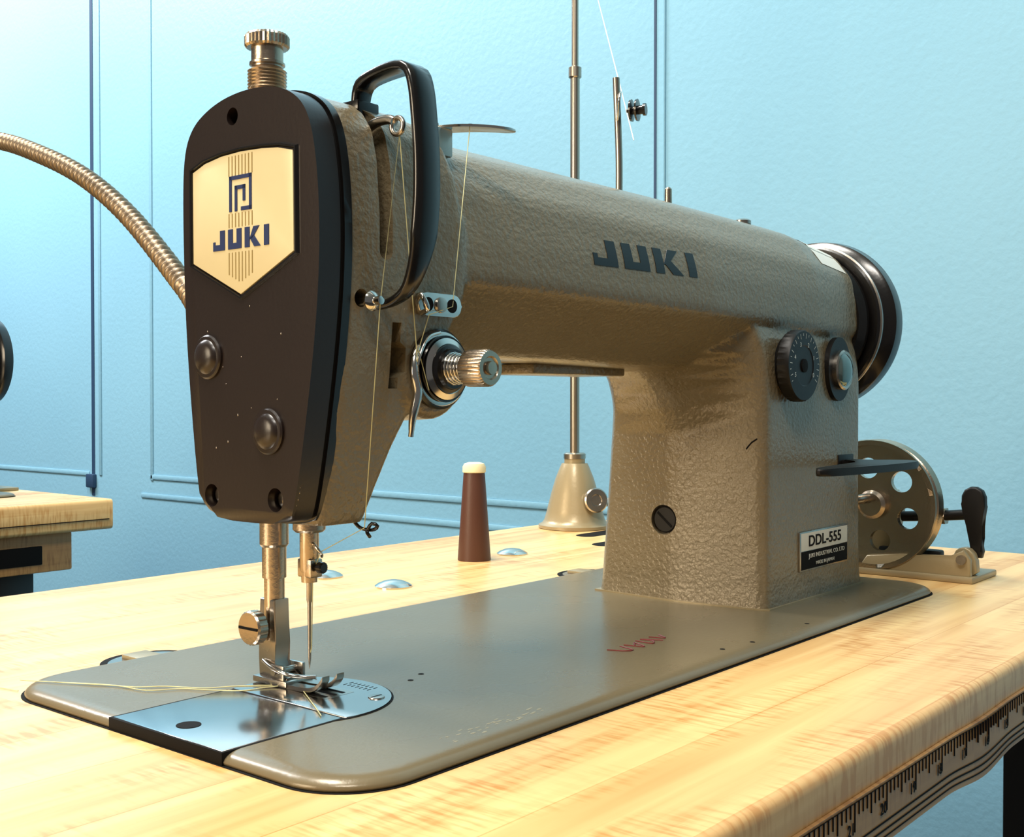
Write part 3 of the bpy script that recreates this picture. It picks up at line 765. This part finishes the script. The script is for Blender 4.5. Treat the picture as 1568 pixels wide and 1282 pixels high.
lathe('clamp_bolt', (14,-22,22), (0.3,-1,0), [(0,4),(6,4),(6.5,3)], M_STEEL, TS, 6)
tube('thread', [(-30,0,650),(-130,-95,470),(-248,-225,257)], 0.3, M_THRW, TS, 20, 6)

# ---- bobbin winder
BW = empty('bobbin_winder', (0,0,TZ))
bxo, wyc, wzc, R = 498, 57, 44, 41
bm = bmesh.new()
bm_lathe(bm, (bxo,wyc,wzc), (1,0,0), [(0,0),(0,R-3),(1,R-3),(4,R-3),(4,0)], 72)
me = bpy.data.meshes.new('w'); bmesh.ops.remove_doubles(bm, verts=bm.verts[:], dist=1e-4); bmesh.ops.recalc_face_normals(bm, faces=bm.faces[:]); bm.to_mesh(me); bm.free()
wo = bpy.data.objects.new('w', me); scn.collection.objects.link(wo)
cs = []
for k in range(6):
    a = math.radians(20+60*k)
    c = cutter(lambda b: bm_lathe(b, (bxo-5, wyc+23*math.cos(a), wzc+23*math.sin(a)), (1,0,0), [(0,0),(0,6.6),(14,6.6),(14,0)], 24))
    cs.append(c); md = wo.modifiers.new('b%d' % k, 'BOOLEAN'); md.object = c; md.operation = 'DIFFERENCE'; md.solver = 'EXACT'
m4 = bake(wo); [bpy.data.objects.remove(c) for c in cs]; bpy.data.objects.remove(wo)
m4.transform(Matrix.Scale(MM,4)); m4.materials.clear(); m4.materials.append(M_NICK)
for p in m4.polygons: p.material_index = 0
wheel = bpy.data.objects.new('wheel_web', m4); scn.collection.objects.link(wheel); wheel.parent = BW
lathe('wheel_rim', (bxo-5,wyc,wzc), (1,0,0), [(0,R-3.5),(0,R-0.5),(1,R),(5,R-1.5),(7,R-4),(9,R-1.5),(13,R),(14,R-0.5),(14,R-3.5)], M_NICK, BW, 72, closed=True)
lathe('wheel_hub', (bxo-6,wyc,wzc), (1,0,0), [(0,7),(2,9),(12,9),(14,6),(30,6)], M_NICK, BW, 32)
box('base_plate', (492,-6,0), (538,70,4), M_STBASE, BW, 1)
prism('base_wall', [(-4,3),(66,3),(60,12),(40,14),(8,15),(0,20),(-4,14)], 'x', 494, 498, M_STBASE, BW, bev=0.8)
prism('frame_arm', [(66,3),(68,48),(60,54),(50,52),(46,40),(52,3)], 'x', 515, 523, M_STBASE, BW, bev=1.5)
prism('pivot_lug', chaikin([(-6,3),(10,3),(9,14),(6,20),(0,21),(-5,16)],1), 'x', 500, 507, M_STBASE, BW, bev=0.8)
lathe('pivot_pin', (492,1,14), (1,0,0), [(0,3),(18,3)], M_NICK, BW, 20)
tube('adjust_bolt', [(512,44,36),(511,20,38),(510,2,40)], 3.2, M_BLKM, BW, 5, 16)
lathe('adjust_nut', (511,22,38), (0,-1,0), [(0,5.5),(6,5.5)], M_NICK, BW, 6)
prism('thumb_lever', chaikin([(-8,14),(0,14),(2,30),(6,44),(6,54),(-1,58),(-8,54),(-8,42),(-4,30)],1), 'x', 507, 513, M_BLKM, BW, bev=1.5)
lathe('bobbin_spindle', (470,wyc+2,wzc+4), (1,0,0), [(0,2),(2,3),(30,3)], M_STEEL, BW, 20)
box('belt_guard', (512,20,4), (520,60,16), M_BLKM, BW, 1.5)

# ---- gooseneck lamp, bolted to the back of the machine head
GL = empty('gooseneck_lamp', (0,0,TZ))
gpts = [(100,128,136),(101,150,136),(104.5,200.6,143),(119.3,245.5,165.2),(136.3,319,207.4),(142.1,374.7,236.4),(145.9,432.9,258.2),(150.4,490.2,274.6),(152.2,566.4,288.8),(146,650,285),(138,705,262)]
tube('flex_tube', gpts, 4, M_GOOSE, GL, 0.7, 18, rf=lambda i, n: 4.7+1.0*math.cos(i*2*math.pi/8))
lathe('mount', (100,124,136), (0,1,0), [(0,14),(4,14),(5,10),(14,8),(16,6)], M_BLKG, GL, 32)
lathe('shade', (138,705,262), (-0.1,0.45,-0.9), [(0,8),(4,12),(30,16),(55,34),(80,42),(80,40),(55,32),(30,14),(6,8)], M_BLKG, GL, 48)

# ============================================================ second workstation machine (shares meshes)
def dup(src, loc):
    e = bpy.data.objects.new(src.name, None); scn.collection.objects.link(e); e.location = loc; e.scale = src.scale
    for c in src.children:
        o = bpy.data.objects.new(c.name, c.data); scn.collection.objects.link(o); o.parent = e
    return e
dup(SM, (SM.location.x-0.014, SM.location.y+1.030, SM.location.z))
dup(BW, (-0.050, 1.125, TZ))

# ============================================================ ROOM
def room_box(name, a, b, m):
    bm = bmesh.new(); bm_box(bm, a, b); return finish(bm, name, m, None, False)
WX = 900
room_box('floor', (-3000,-2500,-60), (WX+100,4200,0), mat('floor_vinyl', srgb(50,50,52), 0.5, bump=(40,0.2), var=0.2, vscale=5))
room_box('wall_right', (WX,-2500,0), (WX+100,4200,2700), M_WALL)
room_box('ceiling', (-3000,-2500,2700), (WX+100,4200,2760), mat('ceiling_white', srgb(230,228,222), 0.8, bump=(80,0.2), var=0.03))
def trimbox(i, a, b, m=M_WALL, bev=2):
    bm = bmesh.new(); bm_box(bm, (a[0],a[1],a[2]+750), (b[0],b[1],b[2]+750), bev); finish(bm, 'trim_%d' % i, m, None)
i = 1
for (y0_, y1_, z0_, z1_) in ((1464,1472,-26,1500),(484,1474,-24,-15),(450,1500,-56,-47),(463,466,-20,1500),
                             (1622,1630,-24,1500),(1662,3000,-26,-17)):
    trimbox(i, (WX-2.2,y0_,z0_), (WX+1,y1_,z1_)); i += 1
trimbox(i, (WX-1.0,1645,-60), (WX+1,1654,1600), M_GAP, 0); i += 1
trimbox(i, (WX-1.0,475.5,-60), (WX+1,478.5,1600), M_GAP, 0); i += 1
trimbox(i, (WX-8,1640,-46), (WX+1,1664,-22), M_GAP, 2); i += 1
bm = bmesh.new(); bm_box(bm, (WX-12,-2500,0), (WX+1,4200,110), 3); finish(bm, 'baseboard_right', M_WALL, None)

# ============================================================ LIGHTS
def area(name, loc, target, size, size_y, power, col, spread=180):
    l = bpy.data.lights.new(name, 'AREA'); l.shape = 'RECTANGLE'; l.size = size; l.size_y = size_y; l.energy = power; l.color = col
    l.spread = math.radians(spread)
    o = bpy.data.objects.new(name, l); scn.collection.objects.link(o); o.location = loc
    d = Vector(target)-Vector(loc); o.rotation_euler = d.to_track_quat('-Z','Y').to_euler(); return o
area('ceiling_light_back', (0.15,2.1,2.30), (0.9,2.05,1.7), 1.0, 0.5, 62, (0.98,0.98,1.0))
area('ceiling_light_main', (-0.15,0.45,2.5), (0.1,0.25,0.75), 0.9, 0.4, 40, (1.0,0.96,0.88))
area('ceiling_light_front', (-0.75,-0.55,2.3), (0.1,0.1,0.85), 0.6, 0.2, 19, (1.0,0.94,0.85))
area('window_light_left', (-1.9,0.7,1.35), (0.3,0.2,0.85), 0.9, 0.8, 30, (1.0,0.82,0.58))
w = bpy.data.worlds.new('world'); scn.world = w; w.use_nodes = True
w.node_tree.nodes['Background'].inputs[0].default_value = (1.0,0.97,0.93,1)
w.node_tree.nodes['Background'].inputs[1].default_value = 0.13

# ============================================================ CAMERA
cam = bpy.data.cameras.new('camera'); co = bpy.data.objects.new('camera', cam); scn.collection.objects.link(co)
co.location = (-0.2115,-0.2332,TZ+0.110)
co.rotation_euler = (math.radians(90-0.935), 0, math.radians(-50.4))
cam.sensor_width = 36; cam.sensor_fit = 'HORIZONTAL'; cam.lens = 36*1776/1568
cam.clip_start = 0.01; cam.clip_end = 50
scn.camera = co
